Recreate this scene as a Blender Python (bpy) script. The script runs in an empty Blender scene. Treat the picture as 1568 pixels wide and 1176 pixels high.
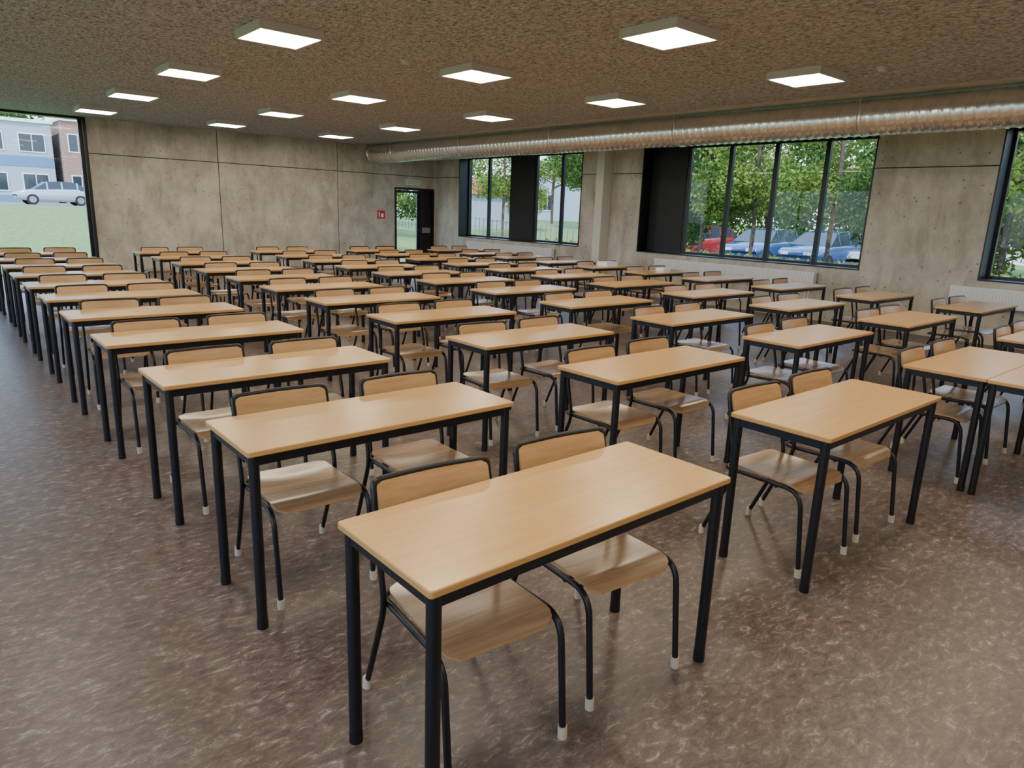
import bpy, math, random
from mathutils import Vector, Matrix
random.seed(7)
scene=bpy.context.scene
COL=scene.collection
# ------------------------------------------------------------------ materials
def new_mat(name):
    m=bpy.data.materials.new(name); m.use_nodes=True
    nt=m.node_tree; b=nt.nodes['Principled BSDF']
    return m,nt,b
def simple(name,col,rough=.5,metal=0.,coat=0.,spec=.5):
    m,nt,b=new_mat(name)
    b.inputs['Base Color'].default_value=(*col,1); b.inputs['Roughness'].default_value=rough
    b.inputs['Metallic'].default_value=metal; b.inputs['Coat Weight'].default_value=coat
    b.inputs['Specular IOR Level'].default_value=spec
    return m
def N(nt,t,**kw):
    n=nt.nodes.new(t)
    for k,v in kw.items():
        if k in n.inputs: n.inputs[k].default_value=v
        else: setattr(n,k,v)
    return n
def coords(nt,scale=(1,1,1),kind='Object',rot=(0,0,0)):
    tc=N(nt,'ShaderNodeTexCoord'); mp=N(nt,'ShaderNodeMapping')
    mp.inputs['Scale'].default_value=scale; mp.inputs['Rotation'].default_value=rot
    nt.links.new(tc.outputs[kind],mp.inputs['Vector']); return mp.outputs['Vector']
def noise(nt,vec,scale,detail=4,rough=.5,dist=0):
    n=N(nt,'ShaderNodeTexNoise'); n.inputs['Scale'].default_value=scale; n.inputs['Detail'].default_value=detail
    n.inputs['Roughness'].default_value=rough; n.inputs['Distortion'].default_value=dist
    nt.links.new(vec,n.inputs['Vector']); return n.outputs['Fac']
def ramp(nt,fac,stops):
    r=N(nt,'ShaderNodeValToRGB'); e=r.color_ramp.elements
    while len(e)<len(stops): e.new(0.5)
    for i,(p,c) in enumerate(stops):
        e[i].position=p; e[i].color=(*c,1) if len(c)==3 else c
    nt.links.new(fac,r.inputs['Fac']); return r.outputs['Color']
def mix(nt,a,b,fac,mode='MIX'):
    n=N(nt,'ShaderNodeMix'); n.data_type='RGBA'; n.blend_type=mode
    for i,s in ((6,a),(7,b)):
        if isinstance(s,tuple): n.inputs[i].default_value=(*s,1)
        else: nt.links.new(s,n.inputs[i])
    if isinstance(fac,(int,float)): n.inputs[0].default_value=fac
    else: nt.links.new(fac,n.inputs[0])
    return n.outputs[2]
def bump(nt,b,h,strength=.3,dist=.01):
    n=N(nt,'ShaderNodeBump'); n.inputs['Strength'].default_value=strength; n.inputs['Distance'].default_value=dist
    nt.links.new(h,n.inputs['Height']); nt.links.new(n.outputs['Normal'],b.inputs['Normal'])

def m_concrete():
    m,nt,b=new_mat('board_concrete')
    v=coords(nt); vv=coords(nt,(1,1,.35))
    n0=noise(nt,v,1.3,8,.70)
    base=ramp(nt,n0,[(.3,(.43,.385,.315)),(.5,(.59,.54,.45)),(.72,(.73,.68,.58))])
    st=ramp(nt,noise(nt,vv,3.4,5,.7,.4),[(.34,(.68,.66,.64)),(.56,(1,1,1))])
    c=mix(nt,base,st,.85,'MULTIPLY')
    vo=N(nt,'ShaderNodeTexVoronoi'); vo.inputs['Scale'].default_value=8; nt.links.new(v,vo.inputs['Vector'])
    pit=ramp(nt,vo.outputs['Distance'],[(.07,(.22,.2,.18)),(.13,(1,1,1))])
    c=mix(nt,c,pit,.8,'MULTIPLY')
    nt.links.new(c,b.inputs['Base Color']); b.inputs['Roughness'].default_value=.5
    bump(nt,b,n0,.4,.02); return m
def m_ceiling():
    m,nt,b=new_mat('sprayed_acoustic_plaster')
    v=coords(nt,(1.6,1,1),rot=(0,0,-.25))
    n1=noise(nt,v,20,4,.74,.7)
    c=ramp(nt,n1,[(.36,(.22,.212,.225)),(.5,(.58,.565,.60)),(.66,(.84,.84,.88))])
    nt.links.new(c,b.inputs['Base Color']); b.inputs['Roughness'].default_value=.95
    b.inputs['Specular IOR Level'].default_value=.1
    bump(nt,b,n1,1.0,.03); return m
def m_floor():
    m,nt,b=new_mat('marbled_linoleum')
    v=coords(nt,(1,2.0,1),rot=(0,0,.35))
    n1=noise(nt,v,14,8,.84,.5)
    c=ramp(nt,n1,[(.34,(.070,.050,.044)),(.46,(.128,.094,.081)),(.55,(.18,.136,.117)),(.65,(.46,.39,.345))])
    n2=ramp(nt,noise(nt,coords(nt),1.4,4,.6),[(.3,(.82,.76,.73)),(.7,(1.0,1.0,1.0))])
    c=mix(nt,c,n2,1,'MULTIPLY')
    nt.links.new(c,b.inputs['Base Color'])
    r=N(nt,'ShaderNodeMapRange'); r.inputs['To Min'].default_value=.30; r.inputs['To Max'].default_value=.46
    nt.links.new(n1,r.inputs['Value']); nt.links.new(r.outputs[0],b.inputs['Roughness'])
    b.inputs['Specular IOR Level'].default_value=.6
    return m
def m_wood(name,stops,rough,coat,sc=(1.2,22,22)):
    m,nt,b=new_mat(name)
    v=coords(nt,sc); oi=N(nt,'ShaderNodeObjectInfo')
    ad=N(nt,'ShaderNodeVectorMath'); ad.operation='ADD'; nt.links.new(v,ad.inputs[0])
    mu=N(nt,'ShaderNodeMath'); mu.operation='MULTIPLY'; mu.inputs[1].default_value=37; nt.links.new(oi.outputs['Random'],mu.inputs[0])
    nt.links.new(mu.outputs[0],ad.inputs[1])
    n1=noise(nt,ad.outputs[0],1.6,4,.6,.5)
    c=ramp(nt,n1,stops)
    hv=N(nt,'ShaderNodeHueSaturation'); mr=N(nt,'ShaderNodeMapRange'); mr.inputs['To Min'].default_value=.93; mr.inputs['To Max'].default_value=1.06
    nt.links.new(oi.outputs['Random'],mr.inputs['Value']); nt.links.new(mr.outputs[0],hv.inputs['Value']); nt.links.new(c,hv.inputs['Color'])
    nt.links.new(hv.outputs['Color'],b.inputs['Base Color'])
    b.inputs['Roughness'].default_value=rough; b.inputs['Coat Weight'].default_value=coat; b.inputs['Coat Roughness'].default_value=.2
    return m
def m_glass():
    m=bpy.data.materials.new('window_glass'); m.use_nodes=True; nt=m.node_tree; nt.nodes.clear()
    o=N(nt,'ShaderNodeOutputMaterial'); t=N(nt,'ShaderNodeBsdfTransparent'); g=N(nt,'ShaderNodeBsdfGlossy')
    t.inputs['Color'].default_value=(.94,.98,1,1); g.inputs['Roughness'].default_value=.02
    f=N(nt,'ShaderNodeLayerWeight'); f.inputs['Blend'].default_value=.5
    pw=N(nt,'ShaderNodeMath'); pw.operation='POWER'; pw.inputs[1].default_value=5; nt.links.new(f.outputs['Facing'],pw.inputs[0])
    ma=N(nt,'ShaderNodeMath'); ma.operation='MULTIPLY_ADD'; ma.inputs[1].default_value=.7; ma.inputs[2].default_value=.02; nt.links.new(pw.outputs[0],ma.inputs[0])
    mx=N(nt,'ShaderNodeMixShader')
    nt.links.new(ma.outputs[0],mx.inputs[0]); nt.links.new(t.outputs[0],mx.inputs[1]); nt.links.new(g.outputs[0],mx.inputs[2]); nt.links.new(mx.outputs[0],o.inputs[0])
    return m
def m_leaf(name,c1,c2):
    m=bpy.data.materials.new(name); m.use_nodes=True; nt=m.node_tree; nt.nodes.clear()
    o=N(nt,'ShaderNodeOutputMaterial'); d=N(nt,'ShaderNodeBsdfDiffuse'); t=N(nt,'ShaderNodeBsdfTranslucent'); mx=N(nt,'ShaderNodeMixShader')
    c=ramp(nt,noise(nt,coords(nt),2.3,3,.6),[(.35,c1),(.65,c2)])
    nt.links.new(c,d.inputs[0]); nt.links.new(c,t.inputs[0]); mx.inputs[0].default_value=.3
    nt.links.new(d.outputs[0],mx.inputs[1]); nt.links.new(t.outputs[0],mx.inputs[2]); nt.links.new(mx.outputs[0],o.inputs[0]); return m
def m_emit(name,col,s):
    m,nt,b=new_mat(name); b.inputs['Base Color'].default_value=(.8,.8,.8,1)
    b.inputs['Emission Color'].default_value=(*col,1); b.inputs['Emission Strength'].default_value=s; return m
def m_noisecol(name,stops,scale,rough=.9):
    m,nt,b=new_mat(name); c=ramp(nt,noise(nt,coords(nt),scale,4,.65),stops)
    nt.links.new(c,b.inputs['Base Color']); b.inputs['Roughness'].default_value=rough; return m
def m_brick():
    m,nt,b=new_mat('red_brick'); br=N(nt,'ShaderNodeTexBrick'); br.inputs['Scale'].default_value=4
    br.inputs['Color1'].default_value=(.34,.17,.12,1); br.inputs['Color2'].default_value=(.27,.12,.09,1); br.inputs['Mortar'].default_value=(.4,.35,.32,1)
    nt.links.new(coords(nt,rot=(math.pi/2,0,0)),br.inputs['Vector']); nt.links.new(br.outputs['Color'],b.inputs['Base Color']); b.inputs['Roughness'].default_value=.9; return m
def m_galv():
    m,nt,b=new_mat('galvanised_steel'); b.inputs['Metallic'].default_value=.95
    c=ramp(nt,noise(nt,coords(nt,(1,3,1)),5,3,.6),[(.3,(.74,.745,.76)),(.7,(.94,.945,.96))])
    nt.links.new(c,b.inputs['Base Color']); b.inputs['Roughness'].default_value=.27; return m

CONC=m_concrete(); CEIL=m_ceiling(); FLOOR=m_floor(); GLASS=m_glass(); GALV=m_galv()
TOP=m_wood('beech_laminate',[(.3,(.64,.365,.128)),(.5,(.69,.405,.152)),(.7,(.73,.44,.176))],.30,.35)
EDGE=simple('beech_edge',(.60,.32,.105),.4)
PLY=m_wood('varnished_plywood',[(.3,(.29,.18,.10)),(.5,(.38,.24,.138)),(.7,(.46,.30,.182))],.26,.35,(2,30,30))
PLYB=m_wood('backrest_plywood',[(.3,(.42,.235,.095)),(.5,(.50,.29,.128)),(.7,(.56,.335,.158))],.35,.2,(2,30,30))
BLK=simple('black_powder_coat',(.006,.007,.010),.38)
FRM=simple('black_aluminium',(.008,.009,.011),.4)
PANEL=simple('black_panel',(.014,.014,.016),.55)
CAP=simple('cream_rubber',(.62,.54,.40),.5)
WHITE=simple('white_enamel',(.88,.88,.88),.4)
PILLAR=simple('pale_concrete',(.72,.69,.63),.6)
LAMPB=simple('lamp_housing',(.60,.59,.62),.45)
LAMPE=m_emit('lamp_diffuser',(1,.88,.66),27.0)
DARK=simple('joint_shadow_gap',(.08,.065,.05),.9)
SMOOTH=m_noisecol('smooth_concrete',[(.3,(.54,.51,.47)),(.7,(.66,.63,.59))],3)
RED=simple('red_sign',(.6,.02,.02),.4); GREENW=simple('pale_sign',(.6,.68,.58),.4)
GRASS=m_noisecol('grass',[(.3,(.07,.14,.025)),(.55,(.14,.22,.05)),(.75,(.24,.29,.10))],6)
ASPH=m_noisecol('asphalt',[(.3,(.16,.16,.18)),(.7,(.24,.24,.26))],5)
BRICK=m_brick()
CLAD=simple('blue_grey_cladding',(.12,.22,.38),.5); RENDER=simple('pale_render',(.36,.40,.47),.8)
WG=simple('dark_window_glass',(.03,.04,.05),.08); BARK=m_noisecol('bark',[(.3,(.05,.035,.02)),(.7,(.13,.10,.07))],9)
LEAF=m_leaf('leaves_green',(.07,.14,.025),(.27,.34,.08)); LEAF2=m_leaf('leaves_dark',(.03,.075,.02),(.12,.19,.05))
TYRE=simple('tyre',(.015,.015,.015),.8); RIM=simple('rim',(.4,.4,.42),.3,1)

# ------------------------------------------------------------------ mesh builder
class MB:
    def __init__(s): s.v=[]; s.f=[]; s.m=[]; s.sm=[]; s.mats=[]
    def mi(s,mat):
        if mat not in s.mats: s.mats.append(mat)
        return s.mats.index(mat)
    def add(s,vs,fs,mat,smooth=False):
        o=len(s.v); s.v+= [tuple(v) for v in vs]; i=s.mi(mat)
        for f in fs: s.f.append(tuple(a+o for a in f)); s.m.append(i); s.sm.append(smooth)
    def box(s,a,b,mat):
        (x0,y0,z0),(x1,y1,z1)=a,b
        x0,x1=sorted((x0,x1)); y0,y1=sorted((y0,y1)); z0,z1=sorted((z0,z1))
        v=[(x0,y0,z0),(x1,y0,z0),(x1,y1,z0),(x0,y1,z0),(x0,y0,z1),(x1,y0,z1),(x1,y1,z1),(x0,y1,z1)]
        s.add(v,[(0,3,2,1),(4,5,6,7),(0,1,5,4),(1,2,6,5),(2,3,7,6),(3,0,4,7)],mat)
    def slab(s,a,b,r,mat,edge=None,k=3,bev=.004):
        (x0,y0,z0),(x1,y1,z1)=a,b; rings=[]
        for (z,ins) in ((z0,bev),(z0+bev,0),(z1-bev,0),(z1-bev*.3,bev*.3),(z1,bev)):
            ring=[]
            for cx,cy,a0 in ((x1-r,y1-r,0),(x0+r,y1-r,90),(x0+r,y0+r,180),(x1-r,y0+r,270)):
                for i in range(k+1):
                    t=math.radians(a0+90*i/k); ring.append((cx+(r-ins)*math.cos(t),cy+(r-ins)*math.sin(t),z))
            rings.append(ring)
        n=len(rings[0]); vs=[p for q in rings for p in q]
        side=[]
        for j in range(len(rings)-1):
            for i in range(n): side.append((j*n+i,j*n+(i+1)%n,(j+1)*n+(i+1)%n,(j+1)*n+i))
        s.add(vs,side,edge or mat,False)
        s.add(rings[-1],[tuple(range(n))],mat); s.add(rings[0],[tuple(reversed(range(n)))],edge or mat)
    def tube(s,pts,r,mat,n=10,closed=False,caps=True):
        P=[Vector(p) for p in pts]; m=len(P); vs=[]; 
        T=[]
        for i in range(m):
            if closed: t=(P[(i+1)%m]-P[i-1])
            else: t=(P[min(i+1,m-1)]-P[max(i-1,0)])
            T.append(t.normalized())
        u=Vector((1,0,0)) if abs(T[0].x)<.9 else Vector((0,1,0))
        u=(u-T[0]*u.dot(T[0])).normalized()
        for i in range(m):
            u=(u-T[i]*u.dot(T[i])).normalized(); w=T[i].cross(u)
            for k in range(n):
                a=2*math.pi*k/n; vs.append(P[i]+(u*math.cos(a)+w*math.sin(a))*r)
        fs=[]
        for i in range(m if closed else m-1):
            for k in range(n):
                a=i*n+k; b=i*n+(k+1)%n; c=((i+1)%m)*n+(k+1)%n; d=((i+1)%m)*n+k; fs.append((a,b,c,d))
        s.add(vs,fs,mat,True)
        if caps and not closed:
            s.add(vs[:n],[tuple(reversed(range(n)))],mat); s.add(vs[-n:],[tuple(range(n))],mat)
    def sheet(s,rows,th,mat,edge=None):
        nr=len(rows); nc=len(rows[0]); top=[Vector(p) for r in rows for p in r]; bot=[p+Vector(th) for p in top]
        f1=[(i*nc+j,i*nc+j+1,(i+1)*nc+j+1,(i+1)*nc+j) for i in range(nr-1) for j in range(nc-1)]
        s.add(top,f1,mat,True); s.add(bot,[tuple(reversed(f)) for f in f1],mat,True)
        loop=[j for j in range(nc)]+[i*nc+nc-1 for i in range(1,nr)]+[(nr-1)*nc+j for j in range(nc-2,-1,-1)]+[i*nc for i in range(nr-2,0,-1)]
        L=len(loop); vs=[top[i] for i in loop]+[bot[i] for i in loop]
        s.add(vs,[(i,i+L,(i+1)%L+L,(i+1)%L) for i in range(L)],edge or mat)
    def mesh(s,name):
        me=bpy.data.meshes.new(name); me.from_pydata(s.v,[],s.f)
        for m in s.mats: me.materials.append(m)
        me.polygons.foreach_set('material_index',s.m); me.polygons.foreach_set('use_smooth',s.sm); me.update(); return me
    def obj(s,name,loc=(0,0,0),rot=0):
        o=bpy.data.objects.new(name,s.mesh(name)); COL.objects.link(o); o.location=loc; o.rotation_euler[2]=rot; return o
def inst(me,name,loc,rot=0,sc=(1,1,1)):
    o=bpy.data.objects.new(name,me); COL.objects.link(o); o.location=loc; o.rotation_euler[2]=rot; o.scale=sc; return o
def fillet(pts,r,k=6):
    P=[Vector(p) for p in pts]; out=[P[0]]
    for i in range(1,len(P)-1):
        rr=r[i-1] if isinstance(r,(list,tuple)) else r
        a=(P[i-1]-P[i]); b=(P[i+1]-P[i]); rr=min(rr,a.length*.49,b.length*.49); A=P[i]+a.normalized()*rr; B=P[i]+b.normalized()*rr
        for j in range(k+1):
            t=j/k; out.append(A*(1-t)**2+P[i]*2*t*(1-t)+B*t*t)
    out.append(P[-1]); return out

# ------------------------------------------------------------------ room data
XW=11.835; YW=17.466; ZC=3.236; XL=-2.3; YB=-3.0; T=.40
ZJ=2.522
b=MB(); b.box((XL-.4,YB-.4,-.2),(XW+T,YW+.35,0),FLOOR); b.obj('floor')
b=MB(); b.box((XL-.3,YB-.3,ZC),(9.25,YW+.3,ZC+.3),CEIL); b.box((9.25,YB-.3,ZC+.03),(XW+T,YW+.35,ZC+.3),SMOOTH); b.obj('ceiling')
def wall_y(b,x0,x1,z0,z1,xs,zs,y,t):
    g=.009
    b.box((x0,y+.02,z0),(x1,y+t,z1),DARK)
    X=[x0]+[x for x in xs if x0<x<x1]+[x1]; Z=[z0]+[z for z in zs if z0<z<z1]+[z1]
    for i in range(len(X)-1):
        for j in range(len(Z)-1):
            b.box((X[i]+(g if i else 0),y,Z[j]+(g if j else 0)),(X[i+1]-(g if i<len(X)-2 else 0),y+.021,Z[j+1]-(g if j<len(Z)-2 else 0)),CONC)
def wall_x(b,y0,y1,z0,z1,zs,x,t):
    g=.008
    b.box((x+.02,y0,z0),(x+t,y1,z1),DARK)
    Z=[z0]+[z for z in zs if z0<z<z1]+[z1]
    for j in range(len(Z)-1):
        b.box((x,y0,Z[j]+(g if j else 0)),(x+.021,y1,Z[j+1]-(g if j<len(Z)-2 else 0)),CONC)
ZT=ZC+.03
b=MB(); wall_y(b,3.10,10.51,0,ZT,[5.75,8.79],[ZJ],YW,.35)
wall_y(b,10.51,XW+T,2.2,ZT,[],[ZJ],YW,.35); wall_y(b,XL-.4,-1.6,0,ZT,[],[ZJ],YW,.35)
b.obj('wall_far')
WIN=[(11.49,16.22),(5.05,9.75),(-1.39,3.34)]; ZS=.91; ZH=3.07
b=MB()
b.box((XW,YB-.4,0),(XW+T,YW,ZS),CONC); b.box((XW,YB-.4,ZH),(XW+T,YW,ZT),CONC)
ys=[YW,16.22,11.49,9.75,5.05,3.34,-1.39,YB-.4]
for i in range(0,8,2): wall_x(b,ys[i+1],ys[i],ZS,ZH,[ZJ],XW,T)
b.obj('wall_right')
b=MB(); added_gl=[(-2,3),(4,9),(10,15.5)]
b.box((XL-.4,YB-.4,0),(XL,YW,.5),CONC); b.box((XL-.4,YB-.4,2.9),(XL,YW,ZT),CONC)
yy=[YB-.4]+[v for g in added_gl for v in g]+[YW]
for i in range(0,len(yy),2): b.box((XL-.4,yy[i],.5),(XL,yy[i+1],2.9),CONC)
b.obj('wall_left')
for k,(y0,y1) in enumerate(added_gl):  # windows out of view, added so daylight reaches walls and ceiling
    b=MB(); x=XL-.2
    b.box((x-.04,y0,.5),(x+.04,y1,.56),FRM); b.box((x-.04,y0,2.84),(x+.04,y1,2.9),FRM)
    for i in range(5):
        y=y0+.03+(y1-y0-.06)*i/4; b.box((x-.04,y-.03,.56),(x+.04,y+.03,2.84),FRM)
    b.add([(x,y0,.55),(x,y1,.55),(x,y1,2.85),(x,y0,2.85)],[(0,1,2,3)],GLASS); b.obj('window_%d'%(5+k))
b=MB(); b.box((XL,YB-.4,0),(XW,YB,ZT),CONC); b.obj('wall_back')
def window(name,y0,y1,dark):
    b=MB(); n=5; w=(y1-y0)/n; xg=XW+.33; f=.045
    b.box((XW-.012,y0,ZS),(XW+T+.03,y0+.02,ZH),FRM); b.box((XW-.012,y1-.02,ZS),(XW+T+.03,y1,ZH),FRM)
    b.box((XW-.012,y0+.02,ZS),(XW+T+.03,y1-.02,ZS+.02),FRM); b.box((XW-.012,y0+.02,ZH-.02),(XW+T+.03,y1-.02,ZH),FRM)
    a0,a1,c0,c1=y0+.02,y1-.02,ZS+.02,ZH-.02
    b.box((xg-.035,a0,c0),(xg+.035,a1,c0+f),FRM); b.box((xg-.035,a0,c1-f),(xg+.035,a1,c1),FRM)
    for i in range(n+1):
        y=y1-i*w
        if i==0: r=(y-.02-f,y-.02)
        elif i==n: r=(y+.02,y+.02+f)
        else: r=(y-.04,y+.04)
        b.box((xg-.035,r[0],c0+f),(xg+.035,r[1],c1-f),FRM)
    for i in range(n):
        ya=y1-i*w; yb=ya-w
        if i==dark: b.box((xg-.045,yb+.03,c0+.03),(xg+.04,ya-.03,c1-.03),PANEL)
        else: b.add([(xg,yb+.03,c0+.03),(xg,ya-.03,c0+.03),(xg,ya-.03,c1-.03),(xg,yb+.03,c1-.03)],[(0,1,2,3)],GLASS)
    return b.obj(name)
window('window_1',*WIN[0],2); window('window_2',*WIN[1],0); window('window_3',*WIN[2],4)
b=MB(); yg=YW+.16; x0,x1=-1.6,3.10; zt=3.19
b.box((x1-.06,YW-.02,0),(x1,YW+.30,ZT),FRM); b.box((x0,YW-.02,0),(x0+.06,YW+.30,ZT),FRM)
b.box((x0+.06,YW-.01,zt),(x1-.06,YW+.30,ZT),FRM); b.box((x0+.06,yg-.05,0),(x1-.06,yg+.05,.05),FRM)
b.box((x1-.12,yg-.04,.05),(x1-.06,yg+.04,zt),FRM); b.box((.72,yg-.04,.05),(.80,yg+.04,zt),FRM); b.box((x0+.06,yg-.04,.05),(x0+.12,yg+.04,zt),FRM)
for xa,xb in ((x0+.1,.73),(.79,x1-.11)): b.add([(xa,yg,.04),(xb,yg,.04),(xb,yg,zt),(xa,yg,zt)],[(0,1,2,3)],GLASS)
b.obj('window_4')
b=MB(); x0,x1,z1=10.512,XW-.001,2.198; yd=YW+.05
b.box((x0,YW-.015,0),(x0+.05,YW+.2,z1),FRM); b.box((x1-.05,YW-.015,0),(x1,YW+.2,z1),FRM); b.box((x0+.05,YW-.015,z1-.06),(x1-.05,YW+.2,z1),FRM)
b.box((11.36,YW-.01,0),(11.43,YW+.12,z1-.06),FRM)
b.box((11.43,yd,0),(x1-.05,yd+.04,z1-.06),PANEL)
b.box((x0+.05,yd,0),(x0+.10,yd+.05,z1-.07),FRM); b.box((11.29,yd,0),(11.36,yd+.05,z1-.07),FRM)
b.box((x0+.10,yd,0),(11.29,yd+.05,.12),FRM); b.box((x0+.10,yd,z1-.14),(11.29,yd+.05,z1-.07),FRM)
b.add([(x0+.09,yd+.02,.11),(11.30,yd+.02,.11),(11.30,yd+.02,z1-.13),(x0+.09,yd+.02,z1-.13)],[(0,1,2,3)],GLASS)
b.tube(fillet([(11.32,yd-.001,1.03),(11.32,yd-.06,1.03),(11.20,yd-.06,1.03)],.02),.010,RIM,8)
b.box((11.44,yd-.012,.95),(11.74,yd-.001,1.10),RIM)
b.obj('door_1')
# ------------------------------------------------------------------ pillar, radiators, duct, lamps, signs
b=MB(); b.slab((11.55,10.58,0),(XW-.001,10.80,ZT-.001),.012,PILLAR,bev=.001); b.obj('concrete_pillar')
def radiator(y0,y1):
    b=MB(); x0,x1=XW-.13,XW-.03; z0,z1=.55,.82
    b.box((x0+.012,y0,z0),(x0+.03,y1,z1-.01),WHITE); b.box((x1-.02,y0,z0),(x1,y1,z1-.01),WHITE)
    b.box((x0,y0-.004,z0-.005),(x1,y0,z1),WHITE); b.box((x0,y1,z0-.005),(x1,y1+.004,z1),WHITE)
    n=int((y1-y0)/.04)
    for i in range(n):
        y=y0+(i+.5)*(y1-y0)/n; b.box((x0,y-.013,z0+.012),(x0+.0125,y+.013,z1-.022),WHITE)
    for i in range(n*2):
        y=y0+(i+.5)*(y1-y0)/n/2; b.box((x0+.03,y-.004,z1-.02),(x1-.02,y+.004,z1-.004),WHITE)
    b.box((x0,y0,z1-.014),(x0+.03,y1,z1),WHITE)
    for y in (y0+.25,y1-.25): b.box((x1-.001,y-.02,z0+.03),(XW-.001,y+.02,z1-.03),WHITE)
    for d in (.08,.14): b.tube([(x0+.05,y0+d,z0),(x0+.05,y0+d,.0)],.009,WHITE,8)
    b.obj('radiator')
radiator(12.25,15.66); radiator(5.73,9.16); radiator(.25,3.63)
b=MB(); cx,cz,R=9.84,3.010,.222; y0,y1=YB+.01,YW-.005; nk=44; pitch=.125; step=.0125; ny=int((y1-y0)/step)
vs=[];fs=[]
for i in range(ny+1):
    y=y0+(y1-y0)*i/ny
    for k in range(nk):
        a=2*math.pi*k/nk; ph=(y/pitch+k/nk)%1.0; d=min(ph,1-ph); r=R+.0055*(1+math.cos(math.pi*min(1,d/.22)))
        vs.append((cx+r*math.cos(a),y,cz+r*math.sin(a)))
for i in range(ny):
    for k in range(nk):
        fs.append((i*nk+k,(i+1)*nk+k,(i+1)*nk+(k+1)%nk,i*nk+(k+1)%nk))
b.add(vs,fs,GALV,True)
for y in [17.40]+[16.2-2.95*i for i in range(7)]:
    vs=[]
    for yy,rr in ((y-.03,R),(y-.028,R+.015),(y+.028,R+.015),(y+.03,R)):
        vs+=[(cx+rr*math.cos(2*math.pi*k/48),yy,cz+rr*math.sin(2*math.pi*k/48)) for k in range(48)]
    b.add(vs,[(j*48+k,(j+1)*48+k,(j+1)*48+(k+1)%48,j*48+(k+1)%48) for j in range(3) for k in range(48)],GALV,True)
    for sx in (-1,1): b.tube([(cx+sx*(R+.012),y,cz),(cx+sx*(R+.012),y,ZC+.031)],.005,GALV,6)
b.obj('ventilation_duct')
b=MB(); h=.31; z0=3.156-ZC
b.box((-h,-h,z0+.002),(-h+.02,h,0),LAMPB); b.box((h-.02,-h,z0+.002),(h,h,0),LAMPB); b.box((-h+.02,-h,z0+.002),(h-.02,-h+.02,0),LAMPB); b.box((-h+.02,h-.02,z0+.002),(h-.02,h,0),LAMPB)
b.box((-h+.02,-h+.02,z0+.012),(h-.02,h-.02,-.002),LAMPB)
b.add([(-h+.02,-h+.02,z0+.006),(h-.02,-h+.02,z0+.006),(h-.02,h-.02,z0+.006),(-h+.02,h-.02,z0+.006)],[(0,3,2,1)],LAMPE)
lm=b.mesh('ceiling_lamp')
LX=[.54,2.928,5.295,7.74]; LY=[-1.4,1.40,4.173,6.944,9.781,12.619,15.413]  # first column and front rows: unseen lamps continuing the grid, added to light the floor
for y in LY:
    for x in LX:
        if x<1 and y>9: continue
        inst(lm,'ceiling_lamp',(x,y,ZC))
b=MB()
def disc(b,r0,r1,z0,z1,mat,n=24):
    vs=[(r0*math.cos(2*math.pi*k/n),r0*math.sin(2*math.pi*k/n),z0) for k in range(n)]+[(r1*math.cos(2*math.pi*k/n),r1*math.sin(2*math.pi*k/n),z1) for k in range(n)]
    b.add(vs,[(k,(k+1)%n,n+(k+1)%n,n+k) for k in range(n)]+[tuple(range(n,2*n))],mat)
disc(b,.055,.055,0,-.015,LAMPB); disc(b,.04,.03,-.015,-.045,LAMPB); sd=b.mesh('smoke_detector')
for p in ((4.45,7.15),(7.9,3.45)): inst(sd,'smoke_detector',(p[0],p[1],ZC))
b=MB(); b.box((10.88,YW-.03,2.28),(11.34,YW-.001,2.43),WHITE); b.box((10.90,YW-.033,2.295),(11.32,YW-.03,2.415),GREENW); b.obj('exit_sign')
b=MB(); b.box((9.96,YW-.006,1.33),(10.20,YW-.001,1.55),RED)
b.box((10.0,YW-.008,1.37),(10.03,YW-.006,1.51),WHITE); b.box((10.07,YW-.008,1.37),(10.15,YW-.006,1.47),WHITE); b.obj('fire_extinguisher_sign')

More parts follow.
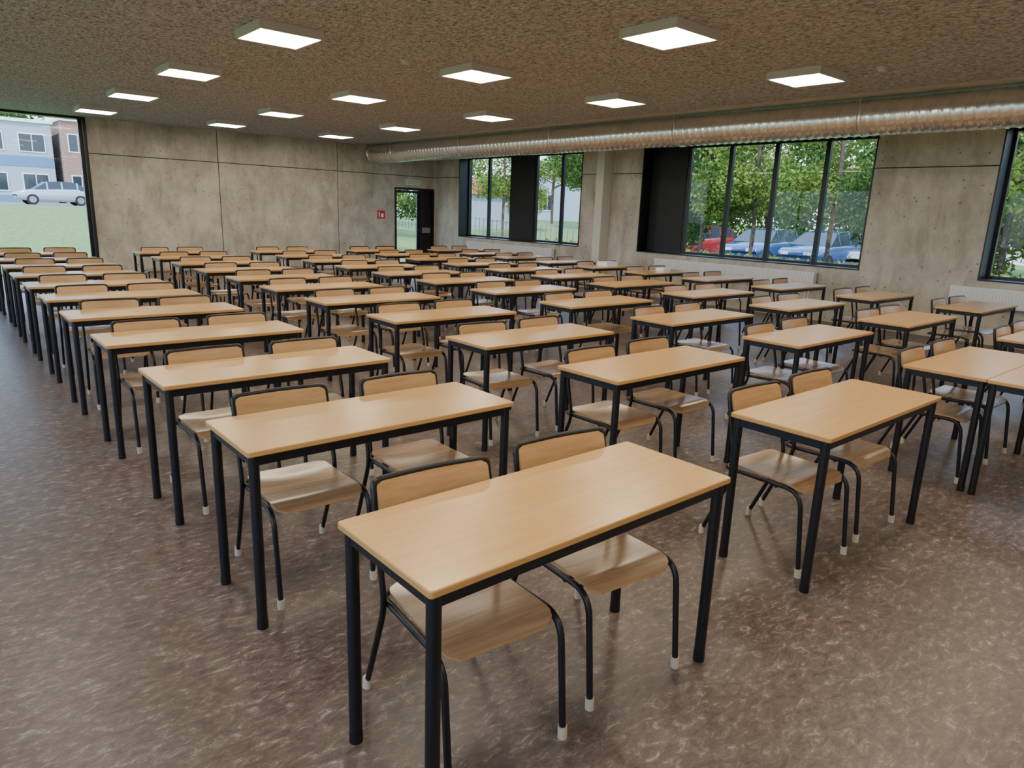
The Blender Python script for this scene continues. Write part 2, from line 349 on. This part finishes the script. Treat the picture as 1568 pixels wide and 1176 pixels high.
# ------------------------------------------------------------------ school table
TL,TW=1.292,.49
def table_mesh():
    b=MB(); b.slab((0,-TW,.727),(TL,0,.75),.012,TOP,EDGE,3,.004)
    i=.032; r=.0205
    for x in (i,TL-i):
        for y in (-i,-TW+i):
            b.tube([(x,y,0.0),(x,y,.006),(x,y,.727)],r,BLK,16)
            b.tube([(x,y,0.0),(x,y,.035)],r+.0015,BLK,16)
    for y in (-i,-TW+i): b.box((i,y-.012,.687),(TL-i,y+.012,.7265),BLK)
    for x in (i,TL-i): b.box((x-.012,-TW+i,.687),(x+.012,-i,.7265),BLK)
    return b.mesh('school_table')
def chair_mesh():
    b=MB(); r=.0112; zr=.418; W=.208
    path=[(-W,-.292,0.02),(-W,-.252,zr),(-.196,.175,zr-.012),(.196,.175,zr-.012),(W,-.252,zr),(W,-.292,0.02)]
    b.tube(fillet(path,[.085,.05,.05,.085],7),r,BLK,10)
    w2=W+.006
    path=[(-w2+.006,.262,0.02),(-w2-.002,.10,.405),(-w2,.150,.62),(-w2+.002,.186,.804),(0,.203,.807),(w2-.002,.186,.804),(w2,.150,.62),(w2+.002,.10,.405),(w2-.006,.262,0.02)]
    b.tube(fillet(path,[.06,.05,.026,.10,.026,.05,.06],6),r*.92,BLK,10)
    b.tube([(-.205,-.12,zr-.016),(.205,-.12,zr-.016)],.008,BLK,8)
    for s in (-1,1):
        for (x,y) in ((W,-.292),(w2-.006,.262)):
            b.tube([(s*x,y,0),(s*x,y,.006),(s*x*.999,y*.993,.042)],.0155,CAP,12)
    rows=[]; nr=22; nc=14; yf,yb=-.252,.165
    for i in range(nr+1):
        t=i/nr; y=yf+(yb-yf)*t
        w=.196-(.012*t); d=min(y-yf,yb-y); rc=.045
        if d<rc: w-=rc-math.sqrt(max(0,rc*rc-(rc-d)**2))
        wf=max(0,(-.184-y)/.068); row=[]
        for j in range(nc+1):
            u=-1+2*j/nc; x=u*w
            z=.433-.010*(1-u*u)*math.exp(-((y-.03)/.12)**2)-.028*wf**2+.006*max(0,(y-.08)/.08)
            row.append((x,y,z))
        rows.append(row)
    b.sheet(rows,(0,0,-.009),PLY,PLYB)
    rows=[]; nr=10; nc=16; z0,z1=.694,.801
    for i in range(nr+1):
        z=z0+(z1-z0)*i/nr; w=.205; d=min(z-z0,z1-z); rc=.022
        if d<rc: w-=rc-math.sqrt(max(0,rc*rc-(rc-d)**2))
        row=[]
        for j in range(nc+1):
            u=-1+2*j/nc; x=u*w
            y=.154+.030*(z-z0)/(z1-z0)+.018*(1-(x/.21)**2)-.012
            row.append((x,y,z))
        rows.append(row)
    b.sheet(rows,(0,.009,0),PLYB,PLYB)
    return b.mesh('school_chair')
tm=table_mesh(); cm=chair_mesh()
TX=[.837,2.884,4.913,6.93,8.979]; TY=[1.712,2.910,4.072,5.275,6.490,7.663,8.787,9.934,11.133,12.284,13.480]
rnd=random.Random(3)
for r,y in enumerate(TY):
    for c,x in enumerate(TX):
        jx,jy,ja=(0,0,0) if (r<2 and c<2) else (rnd.uniform(-.02,.02),rnd.uniform(-.015,.015),rnd.uniform(-.006,.006))
        inst(tm,'school_table',(x+jx,y+jy,0),ja)
        for k,ox in enumerate((.373,.980)):
            a=(rnd.uniform(-.012,.012),rnd.uniform(-.012,.03),rnd.uniform(-.09,.03))
            if (r,c)==(0,0): a=(0 if k==0 else -.014,0,-.085 if k==0 else -.095)
            inst(cm,'school_chair',(x+jx+ox+a[0],y+jy-.112+a[1],0),a[2],(1.02,1.02,1))
inst(tm,'school_table',(4.915,1.715-TW-.006,0))
for (x,y,w,d,h) in ((9.65,8.60,.34,.22,.075),(9.75,7.42,.22,.16,.06)):
    b=MB(); b.slab((-w/2,-d/2,0),(w/2,d/2,h-.02),.006,WHITE,bev=.002); b.slab((-w/2-.004,-d/2-.004,h-.02),(w/2+.004,d/2+.004,h),.008,WHITE,bev=.003)
    b.obj('white_carton',(x,y,.7505),.1)

# ------------------------------------------------------------------ exterior
G=-.12
def gz(y): # terrain profile
    return G if y<24 else (G+(1.0-G)*min(1,(y-24)/20))
def leafquads(vs,fs,p,s,rng):
    a=Vector((rng.uniform(-1,1),rng.uniform(-1,1),rng.uniform(-1,1))).normalized(); q=a.cross(Vector((rng.uniform(-1,1),rng.uniform(-1,1),rng.uniform(-1,1)))).normalized()
    o=len(vs); vs+=[p-a*s,p-q*s*.5,p+a*s,p+q*s*.5]; fs.append((o,o+1,o+2,o+3))
def leaf_blob(b,c,rad,n,mat,size,rng):
    vs=[];fs=[]
    for i in range(n):
        d=Vector((rng.gauss(0,1),rng.gauss(0,1),rng.gauss(0,1))).normalized()*(rng.random()**.4)
        leafquads(vs,fs,Vector(c)+Vector((d.x*rad[0],d.y*rad[1],d.z*rad[2])),size*rng.uniform(.6,1.3),rng)
    b.add(vs,fs,mat)
def tree_mesh(seed,h,mat,n,zlo,nb=13):
    rng=random.Random(seed); b=MB()
    b.tube([(0,0,0),(.05,.02,h*.3),(-.04,.06,h*.6),(0,0,h*.85)],.07,BARK,8)
    for i in range(nb):
        z=h*rng.uniform(zlo,.82); a=rng.uniform(0,6.28); l=rng.uniform(.5,1.25)*h*.22
        e=Vector((math.cos(a)*l,math.sin(a)*l,z+l*.5)); b.tube([(0,0,z),e*.5+Vector((0,0,z*.5)),e],.022,BARK,6)
        leaf_blob(b,e,(h*.15,h*.15,h*.13),n//nb,mat,.08,rng)
    return b.mesh('tree')
t1=tree_mesh(1,5.5,LEAF,7500,.30); t2=tree_mesh(2,6.2,LEAF2,7500,.26); t3=tree_mesh(5,5.0,LEAF,7000,.06); t4=tree_mesh(9,4.6,LEAF2,7500,.05,16)
rt=random.Random(11)
for (x,y,m,s) in [(20,7.6,t4,1),(21.0,10.0,t1,1.0),(20.4,12.2,t1,.95),(21.2,15.9,t4,1.0),(20.3,14.0,t2,.85),(20.5,3,t1,1),(20,5.2,t3,1.1),(20,.5,t4,1.1),(20,-2.5,t1,1.1),
   (34,13,t3,1.4),(33.5,16.3,t4,1.5),(34,19.5,t3,1.5),(33.5,22.6,t4,1.4),(34,10,t4,1.4),(34,25.5,t1,1.5),(34,6,t3,1.6),(37,35,t2,1.4),(32,44,t1,1.4),(25,30.2,t1,1.0),(31,35.4,t3,.9),
   (4,84,t1,2.2),(10,85,t2,2.2),(16,84,t1,2.1),(23,82,t1,2),(-2,85,t2,2.2),(18.5,31,t4,1.1),(20.5,37,t1,1.2),(13.9,25,t3,.8),(20,45,t2,1.4),(34,64,t2,1.5),(39,41,t1,1.5)]:
    inst(m,'tree',(x,y,gz(y)),rt.uniform(0,6.28),(s,s,s))
b=MB(); rng=random.Random(5); vs=[];fs=[]; x0,x1,y0,y1,h=17.9,19.1,-2,20,.7
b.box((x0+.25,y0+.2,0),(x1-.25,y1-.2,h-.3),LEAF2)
for i in range(12000): leafquads(vs,fs,Vector((rng.uniform(x0,x1),rng.uniform(y0,y1),rng.uniform(.1,h)+.12*math.sin(i))),.07*rng.uniform(.6,1.4),rng)
b.add(vs,fs,LEAF); b.obj('hedge',(0,0,G))
b=MB()
b.box((-60,YW+.35,-.35),(90,24,G),GRASS); b.box((XW+T,-40,-.35),(90,YW+.35,G),GRASS); b.box((-60,-40,-.35),(XL-.4,YW+.35,G),GRASS)
b.add([(-60,24,G),(90,24,G),(90,44,1.0),(-60,44,1.0),(90,110,1.0),(-60,110,1.0)],[(0,1,2,3),(3,2,4,5)],GRASS); b.obj('lawn')
b=MB(); b.box((23,-30,G),(31,23.5,G+.01),ASPH); b.box((-40,50,1.0),(60,60,1.012),ASPH); b.obj('road')
def car(name,col,loc,rot):
    P=simple(name+'_paint',col,.25,.2,1.0); b=MB()
    prof=[(-2.1,.45,.62),(-2.05,.32,.78),(-1.6,.25,.88),(-1.0,.22,.95),(0,.22,.98),(1.2,.22,1.0),(1.95,.28,.98),(2.1,.4,.85)]
    vs=[];n=len(prof)
    for x,zl,zb in prof:
        w=.86 if abs(x)<1.9 else .74
        for (yy,z) in ((-w+.06,zl),(-w,zl+.15),(-w,zb-.12),(-w+.08,zb),(w-.08,zb),(w,zb-.12),(w,zl+.15),(w-.06,zl)): vs.append((x,yy,z))
    fs=[(i*8+k,(i+1)*8+k,(i+1)*8+(k+1)%8,i*8+(k+1)%8) for i in range(n-1) for k in range(8)]+[tuple(range(8)),tuple(reversed(range((n-1)*8,n*8)))]
    b.add(vs,fs,P,True)
    cab=[(-1.15,.94,.80),(-.45,1.40,.64),(.3,1.47,.62),(1.2,1.42,.62),(1.85,.97,.76)]
    vs=[]
    for x,z,w in cab: vs+=[(x,-.80,.93),(x,-w,z),(x,w,z),(x,.80,.93)]
    fs=[]
    for i in range(4): fs+=[(i*4,(i+1)*4,(i+1)*4+1,i*4+1),(i*4+2,(i+1)*4+2,(i+1)*4+3,i*4+3)]
    b.add(vs,fs,WG); b.add(vs,[(1,5,6,2),(13,17,18,14)],WG); b.add(vs,[(5,9,10,6),(9,13,14,10)],P)
    for s in (-1,1):
        for xx in (-.45,.35,1.2):
            b.box((xx-.04,s*.60,1.36),(xx+.04,s*.66,1.42),P)
            b.add([(xx-.04,s*.81,.93),(xx+.04,s*.81,.93),(xx+.04,s*.65,1.41),(xx-.04,s*.65,1.41)],[(0,1,2,3)],P)
        for xx in (-1.3,1.3):
            b.tube([(xx,s*.68,.32),(xx,s*.87,.32)],.32,TYRE,20); b.tube([(xx,s*.86,.32),(xx,s*.88,.32)],.20,RIM,16)
        b.box((-2.1,s*.45-.15,.60),(-2.04,s*.45+.15,.72),WHITE); b.box((2.05,s*.6-.12,.68),(2.12,s*.6+.12,.85),RED)
    b.obj(name,loc,rot)
for col,x,y,r in [((.03,.09,.25),26.5,15.2,.05),((.04,.11,.28),26.5,12.7,-.03),((.35,.02,.02),26.5,18.3,0),((.3,.32,.35),26.5,10.2,0),((.42,.44,.47),7.4,54,.05),((.42,.44,.47),12.6,55,0),((.2,.2,.22),2,54,0)]:
    car('car',col,(x,y,(G+.011) if y<30 else 1.013),r)
def building(name,x0,x1,y0,y1,h,mat,axis,nw,floors,band=None):
    b=MB(); b.box((x0,y0,0),(x1,y1,h),mat); b.box((x0-.15,y0-.15,h),(x1+.15,y1+.15,h+.25),WHITE)
    fh=h/floors
    for f in range(floors):
        for i in range(nw):
            if axis=='y':
                w=(x1-x0)/nw; a=x0+w*(i+.2); c=a+w*.6; b.box((a-.08,y0-.05,f*fh+.82),(c+.08,y0-.001,f*fh+2.28),WHITE); b.box((a,y0-.06,f*fh+.9),(c,y0-.05,f*fh+2.2),WG)
                b.box(((a+c)/2-.03,y0-.07,f*fh+.9),((a+c)/2+.03,y0-.06,f*fh+2.2),WHITE)
            else:
                w=(y1-y0)/nw; a=y0+w*(i+.2); c=a+w*.6; b.box((x0-.05,a-.08,f*fh+.82),(x0-.001,c+.08,f*fh+2.28),WHITE); b.box((x0-.06,a,f*fh+.9),(x0-.05,c,f*fh+2.2),WG)
                b.box((x0-.07,(a+c)/2-.03,f*fh+.9),(x0-.06,(a+c)/2+.03,f*fh+2.2),WHITE)
        if band: 
            z=max(0,f*fh-.3)
            if axis=='y': b.box((x0,y0-.03,z),(x1,y0-.001,f*fh+.5),band)
            else: b.box((x0-.03,y0,z),(x0-.001,y1,f*fh+.5),band)
    b.obj(name,(0,0,gz((y0+y1)/2)))
building('apartment_building',1.5,9.9,70,78,6.2,RENDER,'y',3,2,CLAD)
building('brick_house',10.5,19,69,78,6.5,BRICK,'y',4,2)
building('brick_house',44,54,8,19,8.5,BRICK,'x',5,3,WHITE)
building('warehouse',44,56,46,49.5,5.0,RENDER,'x',2,1)
b=MB(); b.box((0,0,0),(3,3.2,2.1),RENDER)
b.add([(-.2,-.2,2.1),(3.2,-.2,2.1),(3.2,3.4,2.1),(-.2,3.4,2.1),(-.2,1.6,3.1),(3.2,1.6,3.1)],[(0,1,5,4),(2,3,4,5),(0,4,3),(1,2,5)],simple('red_roof_tiles',(.35,.08,.04),.8))
b.box((-.02,.5,.1),(-.001,1.4,1.9),RED); b.box((-.03,2.0,1.0),(-.001,2.8,1.7),WG); b.obj('garden_shed',(27,35.5,gz(35.5)))
b=MB()
for i in range(60):
    y=20+i*.35; z=gz(y); b.box((22.0,y,z),(22.03,y+.03,z+1.2),RIM)
    if i<59:
        for h in (.3,.7,1.1): b.add([(22.01,y,z+h),(22.01,y+.35,gz(y+.35)+h),(22.01,y+.35,gz(y+.35)+h+.03),(22.01,y,z+h+.03)],[(0,1,2,3)],RIM)
b.obj('metal_fence')
b=MB(); b.tube([(0,0,0),(0,0,2.2)],.03,RIM,8); b.box((-.02,-.3,1.5),(0,.3,2.1),RED); b.box((-.03,-.2,1.7),(-.02,.2,1.85),WHITE); b.obj('road_sign',(21,23.6,G))

# ------------------------------------------------------------------ light
sun=bpy.data.lights.new('sun','SUN'); sun.energy=6.0; sun.angle=.01; sun.color=(1,.95,.86)
so=bpy.data.objects.new('sun',sun); COL.objects.link(so); so.rotation_euler=Vector((.42,.38,-.80)).to_track_quat('-Z','Y').to_euler(); so.location=(0,0,20)
w=bpy.data.worlds.new('sky_world'); scene.world=w; w.use_nodes=True; nt=w.node_tree; bg=nt.nodes['Background']
tc=N(nt,'ShaderNodeTexCoord'); sx=N(nt,'ShaderNodeSeparateXYZ'); nt.links.new(tc.outputs['Generated'],sx.inputs[0])
c=ramp(nt,sx.outputs['Z'],[(.0,(.72,.86,1.0)),(.5,(.42,.62,1.0))]); nt.links.new(c,bg.inputs['Color']); bg.inputs['Strength'].default_value=4.6

# ------------------------------------------------------------------ camera
f,pi_,ya,ro,H,px,py=1061.59,.2433,.7130,.0368,1.6435,-.0042,-.0213
fw=Vector((math.sin(ya)*math.cos(pi_),math.cos(ya)*math.cos(pi_),-math.sin(pi_)))
r0=Vector((math.cos(ya),-math.sin(ya),0)); u0=r0.cross(fw)
r_=r0*math.cos(ro)+u0*math.sin(ro); u_=-r0*math.sin(ro)+u0*math.cos(ro)
cam=bpy.data.cameras.new('camera'); co=bpy.data.objects.new('camera',cam); COL.objects.link(co); scene.camera=co
co.matrix_world=Matrix(((r_[0],u_[0],-fw[0],px),(r_[1],u_[1],-fw[1],py),(r_[2],u_[2],-fw[2],H),(0,0,0,1)))
cam.sensor_width=36; cam.lens=36*f/1568; cam.clip_start=.05; cam.clip_end=400
